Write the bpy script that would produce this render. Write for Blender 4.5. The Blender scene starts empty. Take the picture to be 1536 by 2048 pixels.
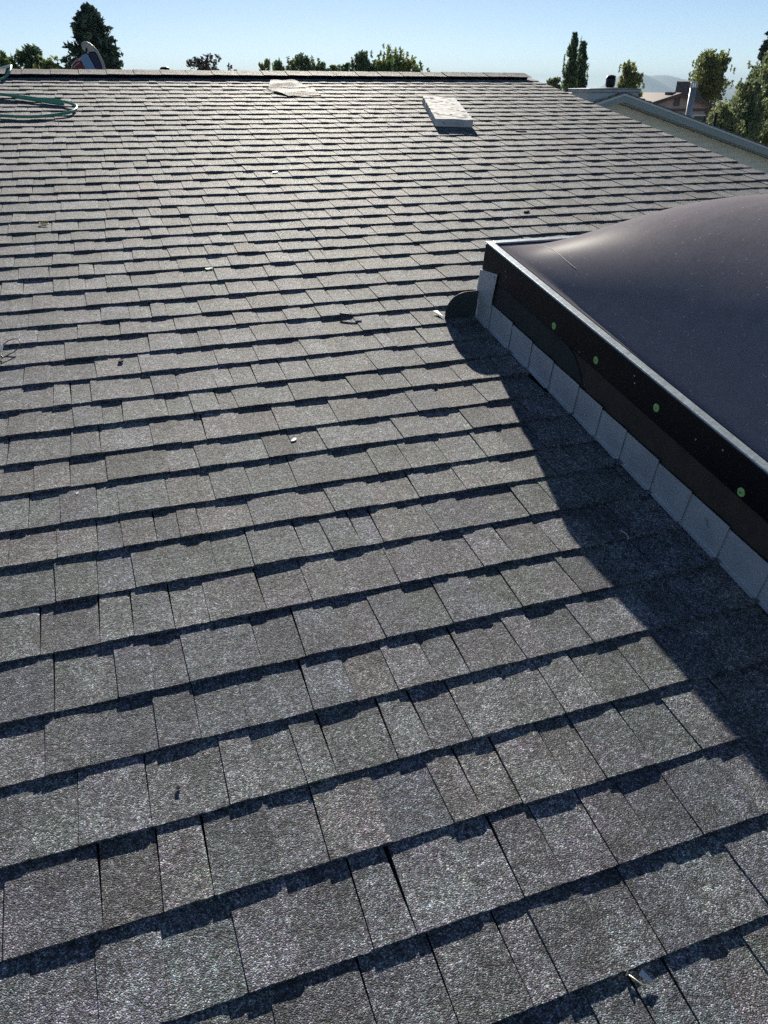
import bpy, math, random
import numpy as np
from mathutils import Vector, Matrix, noise

rnd = random.Random(7)
scene = bpy.context.scene
COL = scene.collection

# ------------------------------------------------------------------ frames
SL = math.radians(10.0)                       # pitch of the roof
CS, SN = math.cos(SL), math.sin(SL)
def RP(u, v, n=0.0):                          # roof frame (along course, up slope, normal) -> world
    return Vector((u, v*CS - n*SN, v*SN + n*CS))

# ------------------------------------------------------------------ camera
FPX = 1513.5                                  # focal length in pixels of a 1536 px wide picture
CR = ((0.9433855257, 0.2898160770, 0.1613393672),
      (-0.3316965701, 0.8227013644, 0.4616707164),
      (0.0010654784, -0.4890491862, 0.8722555579))   # columns: right, forward, up
CPOS = Vector((0.0, -7.41229732, -0.05318242))
RV = Vector([CR[i][0] for i in range(3)]); FV = Vector([CR[i][1] for i in range(3)]); UV = Vector([CR[i][2] for i in range(3)])
cam_data = bpy.data.cameras.new('camera'); cam = bpy.data.objects.new('camera', cam_data); COL.objects.link(cam)
cam.matrix_world = Matrix(((RV.x, UV.x, -FV.x, CPOS.x), (RV.y, UV.y, -FV.y, CPOS.y), (RV.z, UV.z, -FV.z, CPOS.z), (0, 0, 0, 1)))
cam_data.sensor_fit = 'HORIZONTAL'; cam_data.sensor_width = 36.0
cam_data.lens = FPX/1536*36.0
cam_data.clip_start = 0.05; cam_data.clip_end = 30000
scene.camera = cam

def at(x, y, Y):                              # point of the plane at distance Y seen at (x, y) of the photograph
    d = RV*((x-768)/FPX) + FV + UV*((1024-y)/FPX)
    return CPOS + d*((Y-CPOS.y)/d.y)
def pix(P):
    q = Vector(P)-CPOS; f = q.dot(FV)
    return 768+FPX*q.dot(RV)/f, 1024-FPX*q.dot(UV)/f, f

# ------------------------------------------------------------------ world, sun, exposure
SUN = Vector((0.25, CS - SN*0.227, SN + CS*0.227)).normalized()
SUN_EL = math.asin(SUN.z); SUN_AZ = math.atan2(SUN.x, SUN.y)
world = bpy.data.worlds.new('World'); scene.world = world; world.use_nodes = True
wn = world.node_tree
sky = wn.nodes.new('ShaderNodeTexSky'); sky.sky_type = 'NISHITA'; sky.sun_disc = False
sky.sun_elevation = SUN_EL; sky.sun_rotation = SUN_AZ
sky.air_density = 0.62; sky.dust_density = 0.1; sky.ozone_density = 1.3; sky.altitude = 1300
wn.links.new(sky.outputs[0], wn.nodes['Background'].inputs[0]); wn.nodes['Background'].inputs[1].default_value = 0.054
sd = bpy.data.lights.new('sun', 'SUN'); sun = bpy.data.objects.new('sun', sd); COL.objects.link(sun)
sd.energy = 5.0; sd.angle = math.radians(0.55); sd.color = (1.0, 0.93, 0.80)
sun.rotation_euler = SUN.to_track_quat('Z', 'Y').to_euler(); sun.location = (0, 0, 30)
scene.view_settings.view_transform = 'Standard'; scene.view_settings.look = 'None'
scene.view_settings.gamma = 1.0; scene.view_settings.exposure = 0.85
scene.render.engine = 'CYCLES'
scene.cycles.max_bounces = 6; scene.cycles.diffuse_bounces = 3; scene.cycles.glossy_bounces = 3
scene.cycles.transmission_bounces = 4; scene.cycles.transparent_max_bounces = 6; scene.cycles.volume_bounces = 0
scene.cycles.use_denoising = False     # the grain of the granules must stay

# ------------------------------------------------------------------ helpers
def tag(o, label=None, cat=None, group=None, kind=None):
    if label: o['label'] = label
    if cat: o['category'] = cat
    if group: o['group'] = group
    if kind: o['kind'] = kind
    return o
def thing(name, loc, label, cat, group=None):
    o = bpy.data.objects.new(name, None); COL.objects.link(o); o.location = loc
    o.empty_display_size = 0.1
    return tag(o, label, cat, group)
def root_of(p):
    v = Vector((0, 0, 0))
    while p is not None: v = v + p.location; p = p.parent
    return v
class MB:
    """collects vertices and faces in world coordinates"""
    def __init__(s): s.v = []; s.f = []; s.c = []
    def quad(s, a, b, c, d, col=None):
        i = len(s.v); s.v += [Vector(a), Vector(b), Vector(c), Vector(d)]; s.f.append((i, i+1, i+2, i+3)); s.c.append(col)
    def poly(s, pts, col=None):
        i = len(s.v); s.v += [Vector(p) for p in pts]; s.f.append(tuple(range(i, i+len(pts)))); s.c.append(col)
    def prism(s, pts, off):
        """polygon pts (list) extruded by vector off, closed"""
        pts = [Vector(p) for p in pts]; off = Vector(off); n = len(pts); i = len(s.v)
        s.v += pts + [p+off for p in pts]
        s.f.append(tuple(range(i+n-1, i-1, -1))); s.f.append(tuple(range(i+n, i+2*n)))
        for k in range(n): s.f.append((i+k, i+(k+1) % n, i+n+(k+1) % n, i+n+k))
        s.c += [None]*(n+2)
    def box(s, x0, x1, y0, y1, z0, z1, fn=None):
        fn = fn or (lambda a, b, c: Vector((a, b, c)))
        P = [fn(x, y, z) for z in (z0, z1) for y in (y0, y1) for x in (x0, x1)]
        i = len(s.v); s.v += P
        for q in ((0, 2, 3, 1), (4, 5, 7, 6), (0, 1, 5, 4), (2, 6, 7, 3), (0, 4, 6, 2), (1, 3, 7, 5)):
            s.f.append(tuple(i+k for k in q)); s.c.append(None)
    def tube(s, pts, r, seg=8, r1=None, cap=True):
        pts = [Vector(p) for p in pts]; n = len(pts); base = len(s.v); N = None
        for k, p in enumerate(pts):
            t = (pts[min(k+1, n-1)]-pts[max(k-1, 0)]).normalized()
            if N is None:
                N = t.orthogonal().normalized()
            N = (N - t*N.dot(t)).normalized(); B = t.cross(N)
            rr = r if r1 is None else r+(r1-r)*k/(n-1)
            for j in range(seg):
                a = 2*math.pi*j/seg; s.v.append(p+(N*math.cos(a)+B*math.sin(a))*rr)
        for k in range(n-1):
            for j in range(seg):
                a = base+k*seg+j; b = base+k*seg+(j+1) % seg
                s.f.append((a, b, b+seg, a+seg)); s.c.append(None)
        if cap:
            s.f.append(tuple(base+j for j in range(seg-1, -1, -1))); s.f.append(tuple(base+(n-1)*seg+j for j in range(seg))); s.c += [None, None]
    def lathe(s, prof, M, seg=16):
        """prof: (radius, height) pairs around the local z of matrix M"""
        base = len(s.v); n = len(prof)
        for r, h in prof:
            for j in range(seg):
                a = 2*math.pi*j/seg; s.v.append(M @ Vector((r*math.cos(a), r*math.sin(a), h)))
        for k in range(n-1):
            for j in range(seg):
                a = base+k*seg+j; b = base+k*seg+(j+1) % seg
                s.f.append((a, b, b+seg, a+seg)); s.c.append(None)
        s.f.append(tuple(base+(n-1)*seg+j for j in range(seg))); s.c.append(None)
    def build(s, name, mat, parent=None, smooth=False, attr=False, **t):
        o0 = root_of(parent)
        me = bpy.data.meshes.new(name)
        me.from_pydata([tuple(v-o0) for v in s.v], [], s.f)
        if attr:
            a = me.color_attributes.new('tint', 'FLOAT_COLOR', 'CORNER')
            buf = []
            for f, c in zip(s.f, s.c):
                c = c or (0.05, 0.05, 0.05)
                for q_ in range(len(f)):
                    d = c[q_] if isinstance(c[0], tuple) else c
                    buf += [d[0], d[1], d[2], 1.0]
            a.data.foreach_set('color', buf)
        if smooth: me.polygons.foreach_set('use_smooth', [True]*len(me.polygons))
        me.materials.append(mat); me.update()
        o = bpy.data.objects.new(name, me); COL.objects.link(o)
        if parent is not None: o.parent = parent
        if t: tag(o, **t)
        return o
def bevel(o, w=0.002, seg=2):
    m = o.modifiers.new('bevel', 'BEVEL'); m.width = w; m.segments = seg; m.limit_method = 'ANGLE'
    return o

# ------------------------------------------------------------------ materials
def mat(name, base=(0.5, 0.5, 0.5), rough=0.6, metal=0.0, spec=0.5, coat=0.0, noise_amt=0.0, noise_scale=20.0, bump=0.0, bump_scale=60.0, rough_var=0.0, dirt=None):
    m = bpy.data.materials.new(name); m.use_nodes = True; nt = m.node_tree
    b = nt.nodes['Principled BSDF']; L = nt.links.new
    b.inputs['Base Color'].default_value = (*base, 1); b.inputs['Roughness'].default_value = rough
    b.inputs['Metallic'].default_value = metal; b.inputs['Specular IOR Level'].default_value = spec
    b.inputs['Coat Weight'].default_value = coat
    geo = nt.nodes.new('ShaderNodeNewGeometry')
    if noise_amt or rough_var or dirt:
        n = nt.nodes.new('ShaderNodeTexNoise'); n.inputs['Scale'].default_value = noise_scale; n.inputs['Detail'].default_value = 6
        n.inputs['Roughness'].default_value = 0.65
        L(geo.outputs['Position'], n.inputs['Vector'])
        r = nt.nodes.new('ShaderNodeMapRange'); r.inputs[1].default_value = 0.3; r.inputs[2].default_value = 0.7
        r.inputs[3].default_value = 1-noise_amt; r.inputs[4].default_value = 1+noise_amt
        L(n.outputs[0], r.inputs[0])
        mx = nt.nodes.new('ShaderNodeMix'); mx.data_type = 'RGBA'; mx.blend_type = 'MULTIPLY'; mx.inputs[0].default_value = 1
        mx.inputs[6].default_value = (*base, 1); L(r.outputs[0], mx.inputs[7]); out = mx.outputs[2]
        if dirt:
            n2 = nt.nodes.new('ShaderNodeTexNoise'); n2.inputs['Scale'].default_value = dirt[1]; n2.inputs['Detail'].default_value = 8
            L(geo.outputs['Position'], n2.inputs['Vector'])
            r2 = nt.nodes.new('ShaderNodeMapRange'); r2.inputs[1].default_value = dirt[2]; r2.inputs[2].default_value = dirt[2]+0.08
            L(n2.outputs[0], r2.inputs[0])
            mx2 = nt.nodes.new('ShaderNodeMix'); mx2.data_type = 'RGBA'; L(r2.outputs[0], mx2.inputs[0]); L(out, mx2.inputs[6])
            mx2.inputs[7].default_value = (*dirt[0], 1); out = mx2.outputs[2]
        L(out, b.inputs['Base Color'])
        if rough_var:
            r3 = nt.nodes.new('ShaderNodeMapRange'); r3.inputs[3].default_value = max(0.02, rough-rough_var); r3.inputs[4].default_value = rough+rough_var
            L(n.outputs[0], r3.inputs[0]); L(r3.outputs[0], b.inputs['Roughness'])
    if bump:
        nb = nt.nodes.new('ShaderNodeTexNoise'); nb.inputs['Scale'].default_value = bump_scale; nb.inputs['Detail'].default_value = 5
        L(geo.outputs['Position'], nb.inputs['Vector'])
        bp = nt.nodes.new('ShaderNodeBump'); bp.inputs['Strength'].default_value = 1.0; bp.inputs['Distance'].default_value = bump
        L(nb.outputs[0], bp.inputs['Height']); L(bp.outputs[0], b.inputs['Normal'])
    return m

def shingle_material(name='asphalt_granules', scale=520.0, gain=1.0):
    m = bpy.data.materials.new(name); m.use_nodes = True; nt = m.node_tree; L = nt.links.new
    b = nt.nodes['Principled BSDF']; N = nt.nodes.new
    geo = N('ShaderNodeNewGeometry'); at_ = N('ShaderNodeAttribute'); at_.attribute_name = 'tint'
    vo = N('ShaderNodeTexVoronoi'); vo.inputs['Scale'].default_value = scale; L(geo.outputs['Position'], vo.inputs['Vector'])
    sep = N('ShaderNodeSeparateColor'); L(vo.outputs['Color'], sep.inputs[0])
    ramp = N('ShaderNodeValToRGB'); e = ramp.color_ramp.elements
    e[0].position = 0.0; e[0].color = (0.22, 0.22, 0.23, 1)
    e[1].position = 1.0; e[1].color = (3.3, 3.2, 3.05, 1)
    for p_, c in ((0.25, (0.45, 0.45, 0.47, 1)), (0.6, (0.9, 0.88, 0.88, 1)), (0.85, (1.7, 1.65, 1.6, 1))):
        k = e.new(p_); k.color = c
    L(sep.outputs[0], ramp.inputs[0])
    # patches of differently coloured granules
    n1 = N('ShaderNodeTexNoise'); n1.inputs['Scale'].default_value = 9.0; n1.inputs['Detail'].default_value = 5; n1.inputs['Roughness'].default_value = 0.7
    L(geo.outputs['Position'], n1.inputs['Vector'])
    r1 = N('ShaderNodeMapRange'); r1.inputs[1].default_value = 0.3; r1.inputs[2].default_value = 0.7; r1.inputs[3].default_value = 0.62; r1.inputs[4].default_value = 1.42
    L(n1.outputs[0], r1.inputs[0])
    n2 = N('ShaderNodeTexNoise'); n2.inputs['Scale'].default_value = 130.0; n2.inputs['Detail'].default_value = 3
    L(geo.outputs['Position'], n2.inputs['Vector'])
    r2 = N('ShaderNodeMapRange'); r2.inputs[1].default_value = 0.3; r2.inputs[2].default_value = 0.7; r2.inputs[3].default_value = 0.5; r2.inputs[4].default_value = 1.5
    L(n2.outputs[0], r2.inputs[0])
    mu = N('ShaderNodeMath'); mu.operation = 'MULTIPLY'; L(r1.outputs[0], mu.inputs[0]); L(r2.outputs[0], mu.inputs[1])
    n3 = N('ShaderNodeTexNoise'); n3.inputs['Scale'].default_value = 42.0; n3.inputs['Detail'].default_value = 5; n3.inputs['Roughness'].default_value = 0.95
    L(geo.outputs['Position'], n3.inputs['Vector'])
    r3 = N('ShaderNodeMapRange'); r3.inputs[1].default_value = 0.36; r3.inputs[2].default_value = 0.64; r3.inputs[3].default_value = 0.42; r3.inputs[4].default_value = 1.58
    L(n3.outputs[0], r3.inputs[0])
    m3 = N('ShaderNodeMath'); m3.operation = 'MULTIPLY'; L(mu.outputs[0], m3.inputs[0]); L(r3.outputs[0], m3.inputs[1])
    mg = N('ShaderNodeMath'); mg.operation = 'MULTIPLY'; L(m3.outputs[0], mg.inputs[0]); mg.inputs[1].default_value = gain
    hue = N('ShaderNodeMix'); hue.data_type = 'RGBA'; hue.blend_type = 'MULTIPLY'; hue.inputs[0].default_value = 1
    L(at_.outputs['Color'], hue.inputs[6]); L(ramp.outputs[0], hue.inputs[7])
    h2 = N('ShaderNodeMix'); h2.data_type = 'RGBA'; h2.blend_type = 'MULTIPLY'; h2.inputs[0].default_value = 1
    L(hue.outputs[2], h2.inputs[6]); L(mg.outputs[0], h2.inputs[7])
    # single tinted granules
    hs = N('ShaderNodeHueSaturation'); L(sep.outputs[1], hs.inputs['Hue']); hs.inputs['Saturation'].default_value = 1.0
    hc = N('ShaderNodeMix'); hc.data_type = 'RGBA'; hc.blend_type = 'MULTIPLY'; hc.inputs[0].default_value = 0.22
    hs.inputs['Color'].default_value = (1.6, 0.75, 0.75, 1)
    L(h2.outputs[2], hc.inputs[6]); L(hs.outputs[0], hc.inputs[7])
    n4 = N('ShaderNodeTexNoise'); n4.inputs['Scale'].default_value = 8.0; n4.inputs['Detail'].default_value = 5; n4.inputs['Roughness'].default_value = 0.75
    off = N('ShaderNodeVectorMath'); off.operation = 'ADD'; off.inputs[1].default_value = (31.0, 7.0, 3.0); L(geo.outputs['Position'], off.inputs[0]); L(off.outputs[0], n4.inputs['Vector'])
    r4 = N('ShaderNodeMapRange'); r4.inputs[1].default_value = 0.38; r4.inputs[2].default_value = 0.62; L(n4.outputs[0], r4.inputs[0])
    hm_ = N('ShaderNodeMix'); hm_.data_type = 'RGBA'; L(r4.outputs[0], hm_.inputs[0]); hm_.inputs[6].default_value = (1.04, 0.97, 1.05, 1); hm_.inputs[7].default_value = (0.96, 1.02, 0.98, 1)
    hf = N('ShaderNodeMix'); hf.data_type = 'RGBA'; hf.blend_type = 'MULTIPLY'; hf.inputs[0].default_value = 1; L(hc.outputs[2], hf.inputs[6]); L(hm_.outputs[2], hf.inputs[7])
    L(hf.outputs[2], b.inputs['Base Color'])
    rr = N('ShaderNodeMapRange'); rr.inputs[3].default_value = 0.66; rr.inputs[4].default_value = 0.95
    L(sep.outputs[2], rr.inputs[0]); L(rr.outputs[0], b.inputs['Roughness'])
    b.inputs['Specular IOR Level'].default_value = 0.50
    # relief: rounded granules, each tipped its own way
    bp = N('ShaderNodeBump'); bp.inputs['Strength'].default_value = 1.0; bp.inputs['Distance'].default_value = 0.0013; bp.invert = True
    L(vo.outputs['Distance'], bp.inputs['Height'])
    bq = N('ShaderNodeBump'); bq.inputs['Strength'].default_value = 0.8; bq.inputs['Distance'].default_value = 0.0014
    L(n2.outputs[0], bq.inputs['Height']); L(bp.outputs[0], bq.inputs['Normal'])
    L(bq.outputs[0], b.inputs['Normal'])
    return m

def leaf_material(name, c1, c2, trans=0.35):
    m = bpy.data.materials.new(name); m.use_nodes = True; nt = m.node_tree; L = nt.links.new; N = nt.nodes.new
    for n in list(nt.nodes): nt.nodes.remove(n)
    out = N('ShaderNodeOutputMaterial'); geo = N('ShaderNodeNewGeometry')
    n1 = N('ShaderNodeTexNoise'); n1.inputs['Scale'].default_value = 1.3; n1.inputs['Detail'].default_value = 4; L(geo.outputs['Position'], n1.inputs['Vector'])
    r = N('ShaderNodeMapRange'); r.inputs[1].default_value = 0.35; r.inputs[2].default_value = 0.65; L(n1.outputs[0], r.inputs[0])
    mx = N('ShaderNodeMix'); mx.data_type = 'RGBA'; L(r.outputs[0], mx.inputs[0]); mx.inputs[6].default_value = (*c1, 1); mx.inputs[7].default_value = (*c2, 1)
    rm = N('ShaderNodeMapRange'); rm.inputs[3].default_value = 0.6; rm.inputs[4].default_value = 1.5; L(geo.outputs['Random Per Island'], rm.inputs[0])
    mm = N('ShaderNodeMix'); mm.data_type = 'RGBA'; mm.blend_type = 'MULTIPLY'; mm.inputs[0].default_value = 1; L(mx.outputs[2], mm.inputs[6]); L(rm.outputs[0], mm.inputs[7])
    d = N('ShaderNodeBsdfDiffuse'); t = N('ShaderNodeBsdfTranslucent'); g = N('ShaderNodeBsdfGlossy'); g.inputs['Roughness'].default_value = 0.45
    g.inputs['Color'].default_value = (0.5, 0.5, 0.5, 1)
    L(mm.outputs[2], d.inputs[0]); L(mm.outputs[2], t.inputs[0])
    s1 = N('ShaderNodeMixShader'); s1.inputs[0].default_value = trans; L(d.outputs[0], s1.inputs[1]); L(t.outputs[0], s1.inputs[2])
    s2 = N('ShaderNodeMixShader'); s2.inputs[0].default_value = 0.05; L(s1.outputs[0], s2.inputs[1]); L(g.outputs[0], s2.inputs[2])
    L(s2.outputs[0], out.inputs['Surface'])
    return m

M = {}
M['shingle'] = shingle_material(scale=480.0, gain=2.35)
M['cap'] = shingle_material('cap_granules', 400.0, 1.3)
M['felt'] = mat('black_underlayment', (0.012, 0.012, 0.014), 0.8)
M['black'] = mat('black_enamel', (0.002, 0.004, 0.008), 0.35, spec=0.25, rough_var=0.1, noise_scale=30, dirt=((0.03, 0.035, 0.04), 55.0, 0.70))
M['retainer'] = mat('brushed_retainer', (0.42, 0.48, 0.52), 0.5, metal=0.5, noise_amt=0.25, noise_scale=40, bump=0.0006, bump_scale=90)
M['flash'] = mat('flashing_metal', (0.50, 0.53, 0.56), 0.5, metal=0.3, noise_amt=0.12, noise_scale=9, bump=0.0012, bump_scale=11, rough_var=0.1, dirt=((0.30, 0.31, 0.32), 30.0, 0.68))
M['flash_dark'] = mat('painted_flashing', (0.045, 0.06, 0.06), 0.5, noise_amt=0.2)
M['membrane'] = mat('bituminous_membrane', (0.022, 0.03, 0.03), 0.7, noise_amt=0.3, bump=0.001, bump_scale=40)
M['wood'] = mat('curb_timber', (0.050, 0.038, 0.030), 0.8, noise_amt=0.3, noise_scale=12)
M['greencap'] = mat('green_plastic_cap', (0.32, 0.62, 0.16), 0.45, noise_amt=0.2, noise_scale=200)
M['steel'] = mat('bright_steel', (0.7, 0.7, 0.68), 0.3, metal=1.0, noise_amt=0.2, noise_scale=200)
M['brass'] = mat('zinc_nail', (0.55, 0.52, 0.40), 0.4, metal=0.7)
M['foam'] = mat('white_foam', (0.62, 0.61, 0.58), 0.8, noise_amt=0.2, noise_scale=10, bump=0.003, bump_scale=30, dirt=((0.20, 0.19, 0.17), 30.0, 0.60))
M['hose'] = mat('green_hose', (0.06, 0.30, 0.19), 0.3, spec=0.6)
M['wire'] = mat('black_wire', (0.01, 0.012, 0.012), 0.4)
M['siding'] = mat('cream_siding', (0.82, 0.80, 0.72), 0.55, noise_amt=0.10, noise_scale=1.5)
M['fascia'] = mat('grey_fascia', (0.28, 0.34, 0.36), 0.5, noise_amt=0.05, noise_scale=3)
M['fascia_light'] = mat('light_drip_edge', (0.55, 0.60, 0.60), 0.5)
M['galv'] = mat('galvanised_metal', (0.30, 0.34, 0.37), 0.5, metal=0.4, noise_amt=0.2, noise_scale=6)
M['chase'] = mat('grey_siding', (0.38, 0.44, 0.46), 0.55, noise_amt=0.06, noise_scale=2)
M['pink'] = mat('tan_stucco', (0.55, 0.40, 0.36), 0.8, noise_amt=0.08, noise_scale=2)
M['brown'] = mat('brown_trim', (0.12, 0.07, 0.06), 0.6)
M['brownroof'] = mat('brown_roofing', (0.16, 0.11, 0.10), 0.8, noise_amt=0.3, noise_scale=6)
M['white'] = mat('white_paint', (0.75, 0.75, 0.73), 0.5)
M['glass'] = mat('window_glass', (0.03, 0.04, 0.05), 0.08, spec=0.8)
M['red'] = mat('red_fabric', (0.22, 0.03, 0.035), 0.6, noise_amt=0.2, noise_scale=30)
M['skyblue'] = mat('pale_blue_fabric', (0.18, 0.32, 0.50), 0.55, noise_amt=0.1, noise_scale=20)
M['navy'] = mat('navy_fabric', (0.012, 0.02, 0.06), 0.5, noise_amt=0.2, noise_scale=30)
M['offwhite'] = mat('off_white_plastic', (0.42, 0.40, 0.38), 0.5, noise_amt=0.1)
M['bark'] = mat('bark', (0.07, 0.05, 0.035), 0.9, noise_amt=0.4, noise_scale=6)
M['mountain'] = mat('mountain_slope', (0.10, 0.10, 0.09), 0.95, noise_amt=0.3, noise_scale=0.004)
M['ground'] = mat('dry_lawn', (0.13, 0.14, 0.07), 0.95, noise_amt=0.4, noise_scale=0.3, dirt=((0.24, 0.21, 0.16), 0.05, 0.5))
M['leaf_small'] = mat('fallen_leaf', (0.12, 0.30, 0.12), 0.5)
M['yellow'] = mat('yellow_plastic', (0.55, 0.50, 0.15), 0.5)
M['scratch'] = mat('scratch_glint', (0.75, 0.72, 0.60), 0.5)  # pale colour that paints the scratch's reflection on the dome

def dome_material():
    m = mat('bronze_acrylic', (0.035, 0.032, 0.040), 0.6, spec=0.0, coat=0.03)
    nt = m.node_tree; L = nt.links.new; N = nt.nodes.new; b = nt.nodes['Principled BSDF']
    b.inputs['Coat Roughness'].default_value = 0.34
    geo = N('ShaderNodeNewGeometry')
    n1 = N('ShaderNodeTexNoise'); n1.inputs['Scale'].default_value = 6; n1.inputs['Detail'].default_value = 8; n1.inputs['Roughness'].default_value = 0.7
    mp = N('ShaderNodeMapping'); mp.inputs['Scale'].default_value = (1.0, 3.0, 6.0); L(geo.outputs['Position'], mp.inputs[0]); L(mp.outputs[0], n1.inputs['Vector'])
    n2 = N('ShaderNodeTexVoronoi'); n2.inputs['Scale'].default_value = 85; L(geo.outputs['Position'], n2.inputs['Vector'])
    sp = N('ShaderNodeMapRange'); sp.inputs[1].default_value = 0.18; sp.inputs[2].default_value = 0.10; L(n2.outputs['Distance'], sp.inputs[0])
    sc_ = N('ShaderNodeSeparateColor'); L(n2.outputs['Color'], sc_.inputs[0])
    gt = N('ShaderNodeMath'); gt.operation = 'GREATER_THAN'; gt.inputs[1].default_value = 0.86; L(sc_.outputs[0], gt.inputs[0])
    spk = N('ShaderNodeMath'); spk.operation = 'MULTIPLY'; L(sp.outputs[0], spk.inputs[0]); L(gt.outputs[0], spk.inputs[1])
    n3 = N('ShaderNodeTexNoise'); n3.inputs['Scale'].default_value = 420; n3.inputs['Detail'].default_value = 2; L(geo.outputs['Position'], n3.inputs['Vector'])
    a = N('ShaderNodeMapRange'); a.inputs[1].default_value = 0.3; a.inputs[2].default_value = 0.7; a.inputs[3].default_value = 0.60; a.inputs[4].default_value = 0.72; L(n1.outputs[0], a.inputs[0])
    a3 = N('ShaderNodeMapRange'); a3.inputs[1].default_value = 0.3; a3.inputs[2].default_value = 0.7; a3.inputs[3].default_value = 0.6; a3.inputs[4].default_value = 1.3; L(n3.outputs[0], a3.inputs[0])
    am = N('ShaderNodeMath'); am.operation = 'MULTIPLY'; L(a.outputs[0], am.inputs[0]); L(a3.outputs[0], am.inputs[1])
    mx = N('ShaderNodeMix'); mx.data_type = 'RGBA'; L(am.outputs[0], mx.inputs[0]); mx.inputs[6].default_value = (0.012, 0.012, 0.018, 1); mx.inputs[7].default_value = (0.36, 0.335, 0.37, 1)
    m2 = N('ShaderNodeMix'); m2.data_type = 'RGBA'; L(spk.outputs[0], m2.inputs[0]); L(mx.outputs[2], m2.inputs[6]); m2.inputs[7].default_value = (0.7, 0.68, 0.65, 1)
    L(m2.outputs[2], b.inputs['Base Color'])
    rr = N('ShaderNodeMapRange'); rr.inputs[3].default_value = 0.7; rr.inputs[4].default_value = 0.9; L(am.outputs[0], rr.inputs[0]); L(rr.outputs[0], b.inputs['Roughness'])
    return m
M['dome'] = dome_material()

# ------------------------------------------------------------------ setting: ground, mountains, air
GZ = -4.7
VALLEY = -118.0                                # the street stands on a bench above a wide valley
gys = [(-9000, GZ), (130, GZ), (200, GZ-2), (500, -26), (1200, -70), (2600, VALLEY), (9000, VALLEY)]
g = MB()
for (ya, za), (yb, zb) in zip(gys[:-1], gys[1:]): g.quad((-9000, ya, za), (9000, ya, za), (9000, yb, zb), (-9000, yb, zb))
g.build('ground', M['ground'], kind='structure')

mt = MB(); NX, NY = 420, 14
prof = [(-4000, -60), (-1500, -50), (500, -60), (1800, -60), (2900, -50), (3700, -30), (4060, -4), (4140, 52), (4200, 104), (4240, 98), (4300, 74), (4365, 78), (4430, 92), (4490, 90), (4560, 66), (4760, 44), (5300, 6), (7000, -20)]
base_i = 0
for j in range(NY):
    for i in range(NX):
        X = -4000+11000*i/(NX-1); Yy = 5200+j*110
        h = float(np.interp(X, [q[0] for q in prof], [q[1] for q in prof]))
        k = math.sin(math.pi*min(1, j/(NY-1)))
        nz = noise.fractal(Vector((X*0.002, Yy*0.002, 3.0)), 1.0, 2.0, 5)
        mt.v.append(Vector((X, Yy, VALLEY-2+(h+4-VALLEY)*k*(1+0.06*nz))))
for j in range(NY-1):
    for i in range(NX-1):
        a = j*NX+i; mt.f.append((a, a+1, a+NX+1, a+NX)); mt.c.append(None)
mt.build('mountain_range', M['mountain'], smooth=True, kind='structure')

hz = MB(); hz.box(-9500, 9500, -9500, 9500, VALLEY-4, 135)
hm = bpy.data.materials.new('haze_air'); hm.use_nodes = True; hn = hm.node_tree
for n in list(hn.nodes): hn.nodes.remove(n)
ho = hn.nodes.new('ShaderNodeOutputMaterial'); hv = hn.nodes.new('ShaderNodeVolumePrincipled')
hv.inputs['Color'].default_value = (0.62, 0.82, 1.0, 1); hv.inputs['Density'].default_value = 0.00014; hv.inputs['Anisotropy'].default_value = 0.0
hn.links.new(hv.outputs[0], ho.inputs['Volume'])
hz.build('haze', hm, kind='stuff')

# ------------------------------------------------------------------ the house we stand on
ROWS = [0.145, 0.001, -0.139, -0.278, -0.417, -0.570, -0.715, -0.855, -1.000, -1.141, -1.292, -1.439, -1.582, -1.720, -1.865, -2.007, -2.158, -2.310, -2.441, -2.588,
        -2.730, -2.867, -3.016, -3.141, -3.294, -3.438, -3.586, -3.719, -3.857, -3.995, -4.131, -4.282, -4.430, -4.576, -4.704, -4.850, -4.996, -5.143, -5.283, -5.431,
        -5.568, -5.718, -5.845, -5.995, -6.143, -6.291, -6.430, -6.580, -6.728, -6.878, -7.022, -7.168, -7.312, -7.456]
U0, U1 = -1.7, 4.19
SKU0, SKU1, SKV0, SKV1 = 1.32, 2.82, -4.81, -6.66      # outline of the skylight
house = thing('house', (1.2, -3.5, GZ), 'low house under a grey asphalt shingle roof that fills the photograph, with a vented ridge', 'house')

deck = MB(); deck.box(U0, U1-0.01, ROWS[-1]-0.3, 0.2, -0.10, -0.008, RP)
deck.build('roof_deck', M['felt'], house)
far = MB()
RY, RZ = RP(0, 0.2, -0.003).y, RP(0, 0.2, -0.003).z
far.quad((U0, RY, RZ), (U1-0.01, RY, RZ), (U1-0.01, RY+5.5*CS, RZ-5.5*SN), (U0, RY+5.5*CS, RZ-5.5*SN), (0.05, 0.05, 0.05))
far.build('far_roof_slope', M['shingle'], house, attr=True)
wl = MB(); wl.box(U0, U1-0.25, -8.3, 5.2, GZ, -1.75)
wl.poly([(U1-0.25, -8.3, -1.75), (U1-0.25, 5.2, -1.75), (U1-0.25, 5.2, RZ-0.16-(5.2-RY)*SN/CS), (U1-0.25, RY, RZ-0.16), (U1-0.25, -8.3, RZ-0.16-(RY+8.3)*SN/CS)])
wl.build('wall', M['siding'], house)
fa = MB(); fa.box(U1-0.03, U1-0.005, ROWS[-1]-0.3, 0.2, -0.20, -0.012, RP); fa.build('rake_board', M['fascia'], house)
de = MB(); de.box(U1-0.04, U1+0.003, ROWS[-1]-0.3, 0.2, -0.012, -0.004, RP); de.box(U1-0.004, U1+0.003, ROWS[-1]-0.3, 0.2, -0.05, -0.012, RP); de.build('drip_edge', M['galv'], house)

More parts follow.
